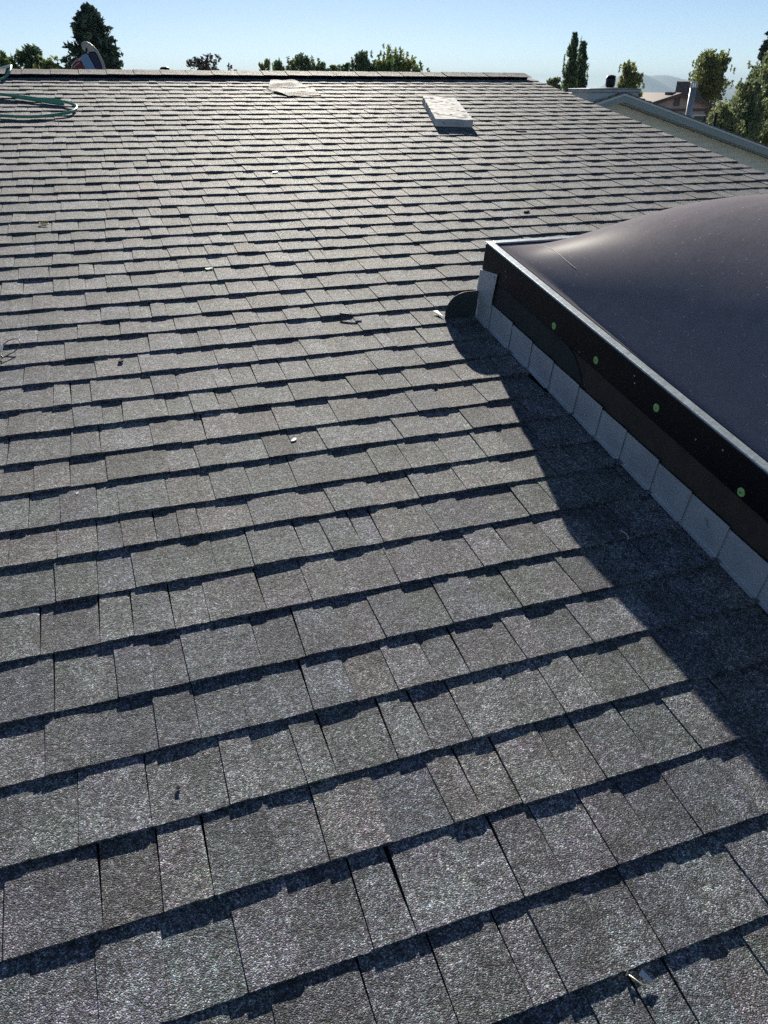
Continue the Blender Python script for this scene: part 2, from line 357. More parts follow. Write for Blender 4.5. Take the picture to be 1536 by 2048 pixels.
AMP = 0.0064
TINTS = [(0.059, 0.064, 0.070), (0.053, 0.060, 0.067), (0.065, 0.068, 0.071), (0.058, 0.062, 0.070), (0.053, 0.062, 0.066), (0.060, 0.067, 0.071), (0.045, 0.051, 0.060)]
def wav(u, v, s, a): return a*noise.noise(Vector((u*s, v*s, 7.7)))
def shingle_geo(mb, u0, u1, vb, vt, tooth, tint, near, lean0, lean1, seed, blend=0.0, lift=0.0):
    L_ = u1-u0
    nc = max(3, min(22 if near else 7, int(L_/(0.008 if near else 0.028))))
    nr = 4 if near else 2
    idx = []
    e0 = vb; exp_ = vt-vb
    for i in range(nc+1):
        s = i/nc; row = []
        for j in range(nr+1):
            t = j/nr; v = vb+t*(exp_+0.022)
            u = u0+L_*s+(lean0*(1-s)+lean1*s)*t
            n = AMP*(1-min(1.0, (v-vb)/exp_))**1.8 - 0.0012*(max(0, (v-vt))/0.022) + tooth*(0.6 if i == nc else 1.0) + lift*(1-t)**2
            n += (wav(u, vb*3, 4.0, 0.0012)+wav(u, vb*5+9, 11.0, 0.0004))*(1-0.85*min(1, t)) + wav(u, v+seed, 14.0, 0.0004) + 0.0016*math.sin(seed*7)*(s-0.5)*t
            if j == 0:
                jt = (0.0013*noise.noise(Vector((u*95, vb*7, 1.3)))+0.0009*noise.noise(Vector((u*310, vb*3, 4.1)))) if near else 0.0006*noise.noise(Vector((u*60, vb*9, 1.3)))
                v += jt*1.0; n += wav(u, seed*3.1, 42.0, 0.00012)+(0.00012*noise.noise(Vector((u*170, vb*11, 2.2))) if near else 0)-0.0004
                if i == nc: v += 0.0012; n -= 0.0005
            row.append(RP(u, v, n))
        idx.append(row)
    b = len(mb.v)
    for row in idx: mb.v += row
    w = nr+1
    for i in range(nc):
        for j in range(nr):
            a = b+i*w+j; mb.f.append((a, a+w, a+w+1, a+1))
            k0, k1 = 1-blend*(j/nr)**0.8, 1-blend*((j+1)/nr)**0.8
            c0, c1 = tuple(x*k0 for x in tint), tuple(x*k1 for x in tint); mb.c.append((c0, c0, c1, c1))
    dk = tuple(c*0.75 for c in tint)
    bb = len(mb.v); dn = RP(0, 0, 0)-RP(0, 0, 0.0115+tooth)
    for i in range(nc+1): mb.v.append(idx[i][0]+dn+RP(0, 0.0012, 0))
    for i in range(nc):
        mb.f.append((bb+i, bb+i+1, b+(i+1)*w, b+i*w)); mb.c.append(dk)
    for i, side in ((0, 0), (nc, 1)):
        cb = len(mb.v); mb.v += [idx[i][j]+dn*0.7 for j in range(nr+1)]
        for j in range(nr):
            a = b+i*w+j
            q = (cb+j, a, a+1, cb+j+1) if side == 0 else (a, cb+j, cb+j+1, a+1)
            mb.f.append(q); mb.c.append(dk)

specs = []
for k in range(len(ROWS)-1, 0, -1):
    vb, vt = ROWS[k], ROWS[k-1]
    u = U0-rnd.uniform(0, 0.3); strip_end = u+rnd.uniform(0.3, 1.0); ph = rnd.random() < 0.5
    tone = rnd.choice(TINTS); jog = rnd.uniform(-0.002, 0.002)
    while u < U1-0.02:
        wd = rnd.choice([0.055, 0.075, 0.085, 0.095, 0.11, 0.12, 0.135])*rnd.uniform(0.9, 1.1)
        ue = u+wd; gap = 0.0008
        if ue > strip_end-0.05:
            ue = strip_end; gap = 0.0014; strip_end += 1.0; tone = rnd.choice(TINTS); jog = rnd.uniform(-0.003, 0.003)
        if ue > U1-0.06: ue = U1+rnd.uniform(-0.004, 0.006)
        ph = not ph if rnd.random() < 0.95 else ph
        c = tone if rnd.random() < 0.55 else rnd.choice(TINTS)
        kf = rnd.uniform(0.82, 1.14); c = tuple(x*kf*rnd.uniform(0.99, 1.01) for x in c)
        if rnd.random() < 0.08: c = tuple(x*0.72 for x in c)
        a0, a1 = u, ue-gap
        inside = (vb < SKV0+0.02 and vt > SKV1)
        if inside and a1 > SKU0+0.02 and a0 < SKU1-0.02:
            if a0 < SKU0-0.02: a1 = SKU0+0.015
            elif a1 > SKU1+0.02: a0 = SKU1-0.015
            else: a0 = None
        if a0 is not None and a1-a0 > 0.012:
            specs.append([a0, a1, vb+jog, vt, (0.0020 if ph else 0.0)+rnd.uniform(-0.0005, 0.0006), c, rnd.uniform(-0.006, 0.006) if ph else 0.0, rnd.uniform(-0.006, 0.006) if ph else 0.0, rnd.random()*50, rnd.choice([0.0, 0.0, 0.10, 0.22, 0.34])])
        u = ue
def screen_area(s):
    P = [pix(RP(s[0], s[2])), pix(RP(s[1], s[2])), pix(RP(s[1], s[3])), pix(RP(s[0], s[3]))]
    if min(p[2] for p in P) < 0.15: return 0
    X = [min(1536, max(0, p[0])) for p in P]; Y = [min(2048, max(0, p[1])) for p in P]
    return 0.5*abs(sum(X[i]*Y[(i+1) % 4]-X[(i+1) % 4]*Y[i] for i in range(4)))
order = sorted(range(len(specs)), key=lambda i: -screen_area(specs[i]))
single = set(order[:300])
rest = MB()
for i, s in enumerate(specs):
    near = s[2] < -4.6
    mb = MB() if i in single else rest
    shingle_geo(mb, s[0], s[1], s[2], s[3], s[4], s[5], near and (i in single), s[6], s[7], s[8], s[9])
    if i in single: mb.build('shingle', M['shingle'], house, attr=True)
rest.build('shingle_field', M['shingle'], house, attr=True, kind='stuff')

# ridge vent and cap shingles
CAPV = 0.05
rv_ = MB()
rv_.prism([RP(U0, 0.065, -0.004), RP(U0, 0.055, 0.030), RP(U0, 0.20, 0.034), Vector((U0, RY+0.16*CS, RZ-0.16*SN+0.034)), Vector((U0, RY+0.15*CS, RZ-0.15*SN-0.004))], (U1-0.10-U0, 0, 0))
rv_.build('ridge_vent', M['black'], house)
u = U0
while u < U1-0.10:
    ue = min(u+0.215, U1-0.03); cb = MB(); th = 0.004
    a, b_ = rnd.uniform(-0.0015, 0.0015), rnd.uniform(-0.0015, 0.0015)
    c = tuple(x*0.9 for x in TINTS[rnd.randrange(3)])
    def capline(uu, lift):
        ns = [(0.045, 0.031), (0.11, 0.0335), (0.165, 0.0375), (0.20, 0.0400)]
        pts = [RP(uu, vv+wav(uu, vv, 20, 0.002), nn+lift+wav(uu, vv, 9, 0.002)) for vv, nn in ns]
        pts += [Vector((uu, RY+0.05*CS, RZ-0.05*SN+0.038+lift)), Vector((uu, RY+0.16*CS, RZ-0.16*SN+0.034+lift))]
        return pts
    cols = 5; L0 = [capline(u+(ue+0.02-u)*i/cols, 0.0005+0.003*(1-i/cols)+a*0.6) for i in range(cols+1)]
    for i in range(cols):
        for j in range(5): cb.quad(L0[i][j], L0[i+1][j], L0[i+1][j+1], L0[i][j+1], c)
        d0 = Vector((0, 0, -th)); cb.quad(L0[i][0]+d0, L0[i+1][0]+d0, L0[i+1][0], L0[i][0], c)
    for j in range(5): cb.quad(L0[0][j]+Vector((0, 0, -0.008)), L0[0][j], L0[0][j+1], L0[0][j+1]+Vector((0, 0, -0.008)), c); cb.quad(L0[-1][j]+Vector((0, 0, -0.006)), L0[-1][j+1]+Vector((0, 0, -0.006)), L0[-1][j+1], L0[-1][j], c)
    cb.build('ridge_cap_shingle', M['cap'], house, attr=True)
    u += 0.215
# plumbing stacks behind the ridge
def stack(x, y, Y, r, label):
    P = at(x, y, Y); Pz = RZ-(Y-RY)*SN/CS; t = thing('plumbing_vent', (P.x, Y, Pz), label, 'vent', 'black plumbing vents poking above the ridge')
    m = MB(); m.lathe([(r*2.2, 0.0), (r*2.0, 0.02), (r*1.1, 0.06), (r*1.1, 0.0601)], Matrix.Translation((P.x, Y, Pz))); m.build('boot', M['black'], t, smooth=True)
    m = MB(); m.lathe([(r, 0.0), (r, P.z-Pz-0.012), (r*0.7, P.z-Pz), (0.001, P.z-Pz+0.001)], Matrix.Translation((P.x, Y, Pz))); m.build('pipe', M['black'], t, smooth=True)
stack(329, 134, 1.5, 0.047, 'wider black vent pipe top showing just above the ridge right of the spruce')
stack(471, 139, 2.6, 0.028, 'tiny black vent pipe tip showing above the ridge right of the small bare tree')

# ------------------------------------------------------------------ skylight
sk = thing('skylight', tuple(RP((SKU0+SKU1)/2, (SKV0+SKV1)/2, 0)), 'large domed skylight of smoky acrylic in a black frame on a raised curb', 'skylight')
m = MB(); m.box(SKU0+0.012, SKU1-0.012, SKV1+0.012, SKV0-0.012, -0.002, 0.262, RP); m.build('curb', M['wood'], sk)
# membrane on the curb's side: a rectangle whose lower front corner is rounded off
pts = [(-4.83, 0.02), (-4.83, 0.185)]
pts += [(-5.42, 0.185)]
for i in range(9):
    a = math.pi/2*i/8; pts.append((-5.42-0.16*math.sin(a), 0.03+0.155*math.cos(a)))
pts += [(-5.58, 0.02)]
m = MB(); m.prism([RP(SKU0+0.0115, v, n) for v, n in pts][::-1], RP(-0.004, 0, 0)); m.build('membrane', M['membrane'], sk)
m = MB(); m.box(SKU0+0.0085, SKU0+0.0115, -6.64, -5.585, 0.02, 0.19, RP); m.build('backing_board', M['wood'], sk, label='dark brown lower part of the curb side')
# frame skirt: four lengths
T = 0.012
def fbox(a, b, c, d, e, f): 
    m = MB(); m.box(a, b, c, d, e, f, RP); return m
bevel(fbox(SKU0, SKU0+T, SKV1, SKV0, 0.188, 0.288).build('frame_skirt', M['black'], sk), 0.003)
bevel(fbox(SKU1-T, SKU1, SKV1, SKV0, 0.188, 0.288).build('frame_skirt', M['black'], sk), 0.003)
bevel(fbox(SKU0+T+0.001, SKU1-T-0.001, SKV0-T, SKV0, 0.188, 0.288).build('frame_skirt', M['black'], sk), 0.003)
bevel(fbox(SKU0+T+0.001, SKU1-T-0.001, SKV1, SKV1+T, 0.188, 0.288).build('frame_skirt', M['black'], sk), 0.003)
rw = 0.026
for a, b, c, d in ((SKU0-0.001, SKU0+rw, SKV1-0.001, SKV0+0.001), (SKU1-rw, SKU1+0.001, SKV1-0.001, SKV0+0.001), (SKU0+rw+0.001, SKU1-rw-0.001, SKV0-rw, SKV0+0.001), (SKU0+rw+0.001, SKU1-rw-0.001, SKV1-0.001, SKV1+rw)):
    bevel(fbox(a, b, c, d, 0.2885, 0.2955).build('retainer_strip', M['retainer'], sk), 0.0025)
bevel(fbox(SKU0+rw, SKU1-rw, SKV1+rw, SKV0-rw, 0.270, 0.2845).build('gasket_seat', M['black'], sk), 0.001)
DU0, DU1, DV0, DV1, DH, DG = SKU0+0.05, SKU1-0.05, SKV0-0.05, SKV1+0.05, 0.290, 0.34
def dome_n(u, v):
    x = (u-(DU0+DU1)/2)/((DU1-DU0)/2); y = (v-(DV0+DV1)/2)/((DV0-DV1)/2)
    if abs(x) >= 1 or abs(y) >= 1: return DH
    return DH+DG*(1-abs(x)**2.6)*(1-abs(y)**2.6)
m = MB(); G = 72
for i in range(G+1):
    for j in range(G+1):
        x = -math.cos(math.pi*i/G)*0.5+0.5; y = -math.cos(math.pi*j/G)*0.5+0.5
        uu = DU0-0.014+(DU1-DU0+0.028)*x; vv = DV1-0.014+(DV0-DV1+0.028)*y
        m.v.append(RP(uu, vv, dome_n(uu, vv)))
for i in range(G):
    for j in range(G):
        a = i*(G+1)+j; m.f.append((a, a+G+1, a+G+2, a+1)); m.c.append(None)
dm = m.build('dome', M['dome'], sk, smooth=True)
# step flashing pieces, each lapping the next one down the slope
SV = [-4.785, -4.930, -5.098, -5.250, -5.397, -5.560, -5.695, -5.825, -5.980, -6.124, -6.271, -6.418, -6.560, -6.658]
for i in range(len(SV)-1):
    v0, v1 = SV[i], SV[i+1]; e = rnd.uniform(-0.0012, 0.0012)
    hb, ht = 0.098+e, 0.107+e
    o0, o1 = SKU0+0.003, SKU0-0.002
    vE = v1-0.001
    vS = v0+0.016
    m = MB(); m.prism([RP(o0, vS, 0.003), RP(o1, vE, 0.003), RP(o1, vE, ht), RP(o0, vS, hb)], RP(0.0015, 0, 0))
    m.prism([RP(o0, vS, 0.0045), RP(o1, vE, 0.0075), RP(o1-0.012, vE+0.004, 0.0078), RP(o0-0.008, vS, 0.0045)], RP(0, 0, 0.001))
    m.build('step_flashing', M['flash'], sk)
m = MB(); m.prism([RP(SKU0-0.0035, -4.797, 0.075), RP(SKU0-0.0045, -4.928, 0.088), RP(SKU0-0.0055, -4.944, 0.222), RP(SKU0-0.0045, -4.806, 0.188)], RP(0.0015, 0, 0))
m.build('corner_flashing', M['flash'], sk, label='taller grey flashing piece at the upper corner of the curb')
m = MB(); m.lathe([(0.003, 0.0), (0.003, 0.0012), (0.001, 0.0018)], Matrix.Translation(RP(SKU0-0.0055, -4.925, 0.205)) @ Matrix.Rotation(-math.pi/2, 4, 'Y'), 8); m.build('rivet', M['black'], sk)
pts = [(SKU0-0.002, 0.002), (1.188, 0.002), (1.188, 0.030)]
for i in range(9):
    a = math.pi/2*i/8; pts.append((1.188+0.080*(1-math.cos(a)), 0.030+0.078*math.sin(a)))
pts += [(SKU0-0.002, 0.109)]
m = MB(); m.prism([RP(u_, -4.815, n_) for u_, n_ in pts], RP(0, 0.0018, 0)); m.build('end_flashing', M['flash_dark'], sk, label='dark upright flashing flap with rounded corner')
m = MB(); m.prism([RP(1.166, -4.745, 0.0085), RP(1.187, -4.745, 0.0085), RP(1.187, -4.805, 0.0085)], RP(0, 0, 0.0012)); m.build('flashing_foot', M['flash'], sk)
for v, n in ((-5.357, 0.212), (-5.609, 0.218), (-5.909, 0.230), (-6.261, 0.206)):
    Mx = Matrix.Translation(RP(SKU0-0.0002, v, n)) @ Matrix.Rotation(-math.pi/2, 4, 'Y')
    m = MB(); m.lathe([(0.0115, 0.0), (0.0112, 0.0016), (0.0095, 0.0024), (0.0035, 0.0024), (0.0030, 0.0012), (0.0004, 0.0012)], Mx, 20)
    cp = m.build('cap_nail', M['greencap'], sk, smooth=False)
    m = MB(); m.lathe([(0.0042, 0.0), (0.0042, 0.0030), (0.0030, 0.0034), (0.0003, 0.0035)], Mx, 12); m.build('nail_head', M['galv'], cp)
for v, n, mm_ in ((-5.79, 0.262, 'steel'), (-5.80, 0.245, 'steel'), (-6.075, 0.235, 'steel'), (-6.165, 0.262, 'steel'), (-4.99, 0.25, 'steel'), (-5.0, 0.235, 'steel'), (-5.52, 0.20, 'steel')):
    Mx = Matrix.Translation(RP(SKU0-0.0002, v, n)) @ Matrix.Rotation(-math.pi/2, 4, 'Y')
    m = MB(); m.lathe([(0.003, 0.0), (0.0026, 0.0010), (0.0012, 0.0016)], Mx, 8); m.build('screw_head', M['galv'], sk)

def dome_hit(x, y, off=0.001):
    d = RV*((x-768)/FPX)+FV+UV*((1024-y)/FPX)
    for k in range(200, 4200):
        P = CPOS+d*(k*0.001)
        v = P.y*CS+P.z*SN; n = -P.y*SN+P.z*CS
        if n <= dome_n(P.x, v)+off: return P
    return P
hp = [dome_hit(*q) for q in ((1072, 490), (1088, 492), (1104, 498), (1120, 510), (1132, 521), (1144, 531), (1152, 537))]
m = MB(); m.tube(hp, 0.0009, 6); m.build('scratch_glint', M['scratch'], label='thin pale curved line drawn as the glint of a scratch on the upper corner of the dome', cat='scratch')  # pale tube drawn in place of light reflected along a scratch in the acrylic

# ------------------------------------------------------------------ things lying on the roof
# white foam slab
A = [(2.601, -0.933), (2.853, -1.013), (2.671, -1.842), (2.382, -1.781)]
A = [(2.601, -0.960), (2.853, -1.030), (2.668, -1.800), (2.392, -1.745)]
fm = MB(); gx, gy = 14, 34
def fo(s, t, n, j=0.0):
    a = Vector((*A[0], 0)).lerp(Vector((*A[1], 0)), s); b = Vector((*A[3], 0)).lerp(Vector((*A[2], 0)), s); q = a.lerp(b, t)
    ed = 1.0 if (s in (0, 1) or t in (0, 1)) else 0.0
    return RP(q.x+0.008*noise.noise(Vector((q.x*25, q.y*25, n*9)))*ed, q.y+0.008*noise.noise(Vector((q.x*25, q.y*25, 5+n*9)))*ed, n+j)
def fz(s, t): 
    q = Vector((s*3, t*9, 0.3)); k = noise.fractal(q, 0.8, 2.2, 5)
    return 0.058+0.0025*k-(0.004 if k > 0.35 else 0)+0.0012*noise.noise(q*6)
bi = 0
for i in range(gx+1):
    for j in range(gy+1): fm.v.append(fo(i/gx, j/gy, 0.0, fz(i/gx, j/gy)))
for i in range(gx):
    for j in range(gy):
        a = i*(gy+1)+j; fm.f.append((a, a+1, a+gy+2, a+gy+1)); fm.c.append(None)
rim = [(i, 0) for i in range(gx)]+[(gx, j) for j in range(gy)]+[(i, gy) for i in range(gx, 0, -1)]+[(0, j) for j in range(gy, 0, -1)]
bb = len(fm.v)
for i, j in rim: fm.v.append(fo(i/gx, j/gy, 0.006))
for k in range(len(rim)):
    i, j = rim[k]; i2, j2 = rim[(k+1) % len(rim)]
    fm.f.append((bb+k, i*(gy+1)+j, i2*(gy+1)+j2, bb+(k+1) % len(rim))); fm.c.append(None)
fb = fm.build('foam_board', M['foam'])
tag(fb, 'thick white scuffed foam board lying on the shingles near the ridge', 'board')

# two bent shingle offcuts
def offcut(corners, crest, c, seed, label):
    """a crumpled strip: corners (u, v, n) in order, raised along a crease"""
    rr = random.Random(seed); m = MB(); A_, B_, C_, D_ = [Vector(q) for q in corners]; nu, nv = 16, 8
    P = []
    for i in range(nu+1):
        for j in range(nv+1):
            a, b = i/nu, j/nv; q = A_.lerp(B_, a).lerp(D_.lerp(C_, a), b)
            k = crest*max(0.0, 1-abs(b-0.45-0.35*(a-0.5))*3.2)*(0.35+0.65*math.sin(math.pi*min(1, a*1.15)))
            w = 0.006*noise.noise(Vector((a*3+seed, b*3, 1.1)))
            P.append(RP(q.x+0.012*noise.noise(Vector((a*4, b*4, seed))), q.y+0.012*noise.noise(Vector((a*4, b*4, seed+9))), q.z+k+w+0.010))
    n_ = len(P); m.v += P+[p_+RP(0, 0, -0.0035) for p_ in P]
    for i in range(nu):
        for j in range(nv):
            a = i*(nv+1)+j; m.f.append((a, a+nv+1, a+nv+2, a+1)); m.c.append(c)
            m.f.append((n_+a, n_+a+1, n_+a+nv+2, n_+a+nv+1)); m.c.append((0.03, 0.03, 0.03))
    rim_ = [i*(nv+1) for i in range(nu)]+[nu*(nv+1)+j for j in range(nv)]+[i*(nv+1)+nv for i in range(nu, 0, -1)]+[j for j in range(nv, 0, -1)]
    for k in range(len(rim_)):
        a, b = rim_[k], rim_[(k+1) % len(rim_)]; m.f.append((a, n_+a, n_+b, b)); m.c.append((0.04, 0.04, 0.04))
    tag(m.build('shingle_offcut', M['cap'], attr=True), label, 'offcut', 'shingle offcuts lying near the ridge')
offcut([(1.47, -0.36, 0.0), (1.82, -0.38, 0.002), (1.76, -0.08, 0.010), (1.56, -0.05, 0.004)], 0.015, (0.26, 0.25, 0.23), 3, 'upper of two curled shingle offcuts below the ridge')
offcut([(1.56, -0.70, 0.0), (1.84, -0.66, 0.0), (1.83, -0.44, 0.004), (1.44, -0.41, 0.008)], 0.012, (0.25, 0.24, 0.22), 8, 'lower of two curled shingle offcuts below the ridge')

def smooth_path(P, n=8):
    P = [Vector(p) for p in P]; out = []
    for i in range(len(P)-1):
        p0, p1, p2, p3 = P[max(i-1, 0)], P[i], P[i+1], P[min(i+2, len(P)-1)]
        for k in range(n):
            t = k/n
            out.append(0.5*((2*p1)+(p2-p0)*t+(2*p0-5*p1+4*p2-p3)*t*t+(3*p1-p0-3*p2+p3)*t**3))
    out.append(P[-1]); return out
hz_ = [(-0.60, 0.60, -0.02), (-0.52, 0.35, 0.035), (-0.485, 0.20, 0.062), (-0.49, 0.06, 0.050), (-0.53, -0.05, 0.022), (-0.62, -0.16, 0.016), (-0.95, -0.35, 0.016), (-1.10, -0.50, 0.016), (-0.98, -0.60, 0.018),
       (-0.70, -0.60, 0.020), (-0.543, -0.672, 0.020), (-0.408, -0.755, 0.022), (-0.276, -0.845, 0.022), (-0.16, -0.905, 0.022), (-0.079, -0.998, 0.024), (-0.036, -1.120, 0.024), (-0.069, -1.245, 0.021), (-0.15, -1.318, 0.019), (-0.274, -1.372, 0.018),
       (-0.396, -1.372, 0.018), (-0.517, -1.340, 0.018), (-0.75, -1.28, 0.018), (-1.05, -1.05, 0.018), (-1.20, -0.80, 0.018), (-1.00, -0.62, 0.030), (-0.70, -0.67, 0.030), (-0.50, -0.735, 0.028), (-0.40, -0.80, 0.02), (-0.30, -0.87, 0.018), (-0.2, -0.95, 0.018), (-0.12, -1.0, 0.018)]
m = MB(); m.tube(smooth_path([RP(*q) for q in hz_], 8), 0.0094, 10)
tag(m.build('garden_hose', M['hose'], smooth=True), 'shiny green garden hose looped on the roof and running over the ridge', 'hose')
wr = [(-0.375, -4.80, 0.010), (-0.392, -4.765, 0.013), (-0.375, -4.72, 0.018), (-0.350, -4.697, 0.022), (-0.328, -4.706, 0.022), (-0.326, -4.735, 0.016), (-0.340, -4.765, 0.012), (-0.365, -4.795, 0.012), (-0.382, -4.815, 0.012), (-0.392, -4.86, 0.011), (-0.41, -4.92, 0.011)]
m = MB(); m.tube(smooth_path([RP(*q) for q in wr], 6), 0.0016, 6)
tag(m.build('wire_loop', M['wire'], smooth=True), 'thin black wire bent into a loop at the edge of the roof view', 'wire')
m = MB(); m.prism([RP(-0.398, -4.775, 0.010), RP(-0.380, -4.77, 0.014), RP(-0.375, -4.735, 0.020), RP(-0.392, -4.73, 0.016)], RP(0, 0, 0.003))
tag(m.build('plastic_wrapper', M['white']), 'crumpled white plastic scrap caught in the black wire loop', 'scrap')

# nail and metal sliver in the foreground
t = thing('roofing_nail', tuple(RP(0.575, -7.02, 0.008)), 'loose roofing nail lying on a shingle at the bottom of the photo', 'nail')
p0, p1 = RP(0.561, -7.0245, 0.0075), RP(0.5805, -7.0505, 0.0045)
m = MB(); m.tube([p0, p0.lerp(p1, 0.9), p1], 0.0017, 8, r1=0.0013); m.build('shank', M['brass'], t, smooth=True)
dn_ = (p0-p1).normalized(); Mx = Matrix.Translation(p0) @ dn_.to_track_quat('Z', 'Y').to_matrix().to_4x4()
m = MB(); m.lathe([(0.0046, -0.0002), (0.0048, 0.0008), (0.0001, 0.0009)], Mx, 12); m.build('head', M['steel'], t)
m = MB(); m.prism([RP(0.578, -7.0305, 0.007), RP(0.583, -7.0385, 0.0045), RP(0.5955, -7.0465, 0.0045), RP(0.5845, -7.027, 0.011)], RP(0.0004, 0, 0.0010))
tag(m.build('metal_sliver', M['steel']), 'bright triangular metal sliver beside the loose nail', 'metal scrap')

def surf(u, v):
    for k in range(1, len(ROWS)):
        if ROWS[k] <= v <= ROWS[k-1]:
            return AMP*(1-(v-ROWS[k])/(ROWS[k-1]-ROWS[k]))**1.8+0.0024
    return 0.003
def flake(name, u, v, size, mt_, label, cat, rot=0.0, asp=1.0, th=0.0015, lift=0.006, curl=0.0):
    m = MB(); n = 7; top = []
    for i in range(n):
        a = 2*math.pi*i/n; r = size*(0.75+0.5*rnd.random()); x, y = r*math.cos(a), r*asp*math.sin(a)
        top.append(RP(u+x*math.cos(rot)-y*math.sin(rot), v+x*math.sin(rot)+y*math.cos(rot), surf(u, v)-0.0004+curl*abs(x)/size))
    m.prism(top, RP(0, 0, th)); tag(m.build(name, M[mt_]), label, cat)
flake('white_chip', 0.426, -5.493, 0.011, 'white', 'white splash-like chip stuck to a sunlit shingle mid roof', 'chip', 0.6, 0.6)
flake('green_leaf', 0.394, -4.145, 0.017, 'leaf_small', 'small pale green leaf lying under a shingle edge', 'leaf', 0.2, 0.5, lift=0.009, curl=0.003)
flake('dark_pebble', -0.016, -4.899, 0.009, 'felt', 'black crumb of roofing on a shingle near the left side', 'crumb', 0.3, 0.8, 0.006)
flake('dark_pebble', -0.034, -6.52, 0.0035, 'felt', 'tiny black crumb on a foreground shingle', 'crumb', 0.3, 0.8, 0.004)
flake('white_chip', -0.173, -5.599, 0.006, 'white', 'small white chip in the shadow of a shingle edge at left', 'chip', 1.0, 0.5)
flake('white_chip', 0.983, -2.771, 0.016, 'white', 'white chip lying on a course far up the roof', 'chip', 0.2, 0.5, 0.004)
flake('white_chip', 2.937, -1.161, 0.013, 'white', 'white fleck of foam to the right of the foam board', 'chip', 0.9, 0.4, 0.012)
flake('foam_crumb', 1.212, -5.623, 0.0022, 'white', 'tiny pale crumb in the shadow beside the skylight', 'crumb', 0.9, 0.6, 0.002)
flake('shingle_crumb', 3.00, -1.93, 0.045, 'felt', 'small dark torn shingle piece right of the foam board shadow', 'offcut', -0.3, 0.35, 0.006)
flake('shingle_crumb', 2.148, -3.661, 0.024, 'felt', 'dark twig like shingle sliver above the skylight corner', 'offcut', 0.4, 0.25, 0.008)
m = MB(); pp = [RP(-0.247+0.024*math.cos(a), -3.482+0.016*math.sin(a), 0.0085) for a in [math.radians(q) for q in range(60, 330, 18)]]
m.tube(pp, 0.0022, 6); tag(m.build('plastic_ring', M['yellow'], smooth=True), 'small open yellow plastic ring on the shingles', 'ring')
m = MB(); pp = [RP(1.134+0.010*math.cos(a), -6.135+0.018*math.sin(a), 0.0100) for a in [math.radians(q) for q in range(-70, 75, 14)]]
m.tube(pp, 0.0011, 6); tag(m.build('plastic_curl', M['white'], smooth=True), 'tiny white crescent of plastic in the skylight shadow', 'curl')
m = MB(); m.tube(smooth_path([RP(0.80, -4.70, 0.012), RP(0.835, -4.722, 0.013), RP(0.875, -4.735, 0.012)], 4), 0.003, 6)
tag(m.build('bent_strip', M['wire'], smooth=True), 'short black bent strip at a shingle edge left of the skylight', 'strip')

# striped bundle behind the ridge
bY = 0.95
tb = thing('striped_bag', (0.12, bY, RZ-(bY-RY)*SN/CS), 'red, pale blue and navy striped bag with a curved white rim standing behind the ridge', 'bag')
def bpt(x, y, d=0.0): 
    P = at(x, y, bY); return Vector((P.x, bY+d, P.z))
def slab(name, pts_, mt_, d0, d1):
    m = MB(); P = [bpt(x, y, d0) for x, y in pts_]; m.prism(P, (0, d1-d0, 0)); o = m.build(name, M[mt_], tb); bevel(o, 0.008, 3); return o
slab('red_panel', [(142, 150), (142, 137), (145, 129), (151, 122), (158, 119), (164, 126), (169, 137), (172, 150)], 'red', 0.0, 0.16)
slab('blue_panel', [(172.5, 150), (169.5, 137), (164.5, 126), (159, 118), (166, 110), (172, 106), (176, 110), (183, 122), (191, 137), (194, 150)], 'skyblue', -0.008, 0.17)
slab('navy_panel', [(194.5, 150), (191.5, 137), (183.5, 122), (176.6, 109), (180, 104), (190, 104), (196, 114), (203, 130), (206, 150)], 'navy', -0.002, 0.165)
slab('rim_panel', [(206.5, 150), (203.5, 130), (196.5, 113.5), (190.5, 103.5), (180, 103.4), (176.5, 107), (174.6, 104), (176, 97), (172, 94), (170, 102), (165, 95), (163, 89), (166, 85), (172, 84.5), (180, 88), (189, 96), (197, 107), (206, 126), (212, 150)], 'offwhite', -0.014, 0.155)
m = MB(); m.tube(smooth_path([bpt(*q, -0.016) for q in ((163, 90), (166, 85.5), (173, 85), (181, 89), (190, 97), (198, 109), (207, 127), (212, 148))], 4), 0.006, 8); m.build('rim_tube', M['offwhite'], tb, smooth=True)
m = MB(); m.tube(smooth_path([bpt(*q, -0.006) for q in ((143, 140), (145, 130), (151, 122), (160, 117), (167, 110))], 4), 0.005, 8); m.build('piping', M['offwhite'], tb, smooth=True)
m = MB(); m.tube(smooth_path([bpt(*q, -0.012) for q in ((147, 136), (152, 130), (159, 125))], 4), 0.004, 6); m.build('fold', M['offwhite'], tb, smooth=True)

# ------------------------------------------------------------------ neighbouring house
NY0 = 6.0
AX = 9.37; AZ = -0.141; NP = 0.268
nb = thing('neighbour_house', (AX+0.5, NY0+4, GZ), 'cream sided house next door with a grey gable facing us', 'house')
def gz(x): return AZ-NP*abs(x-AX)
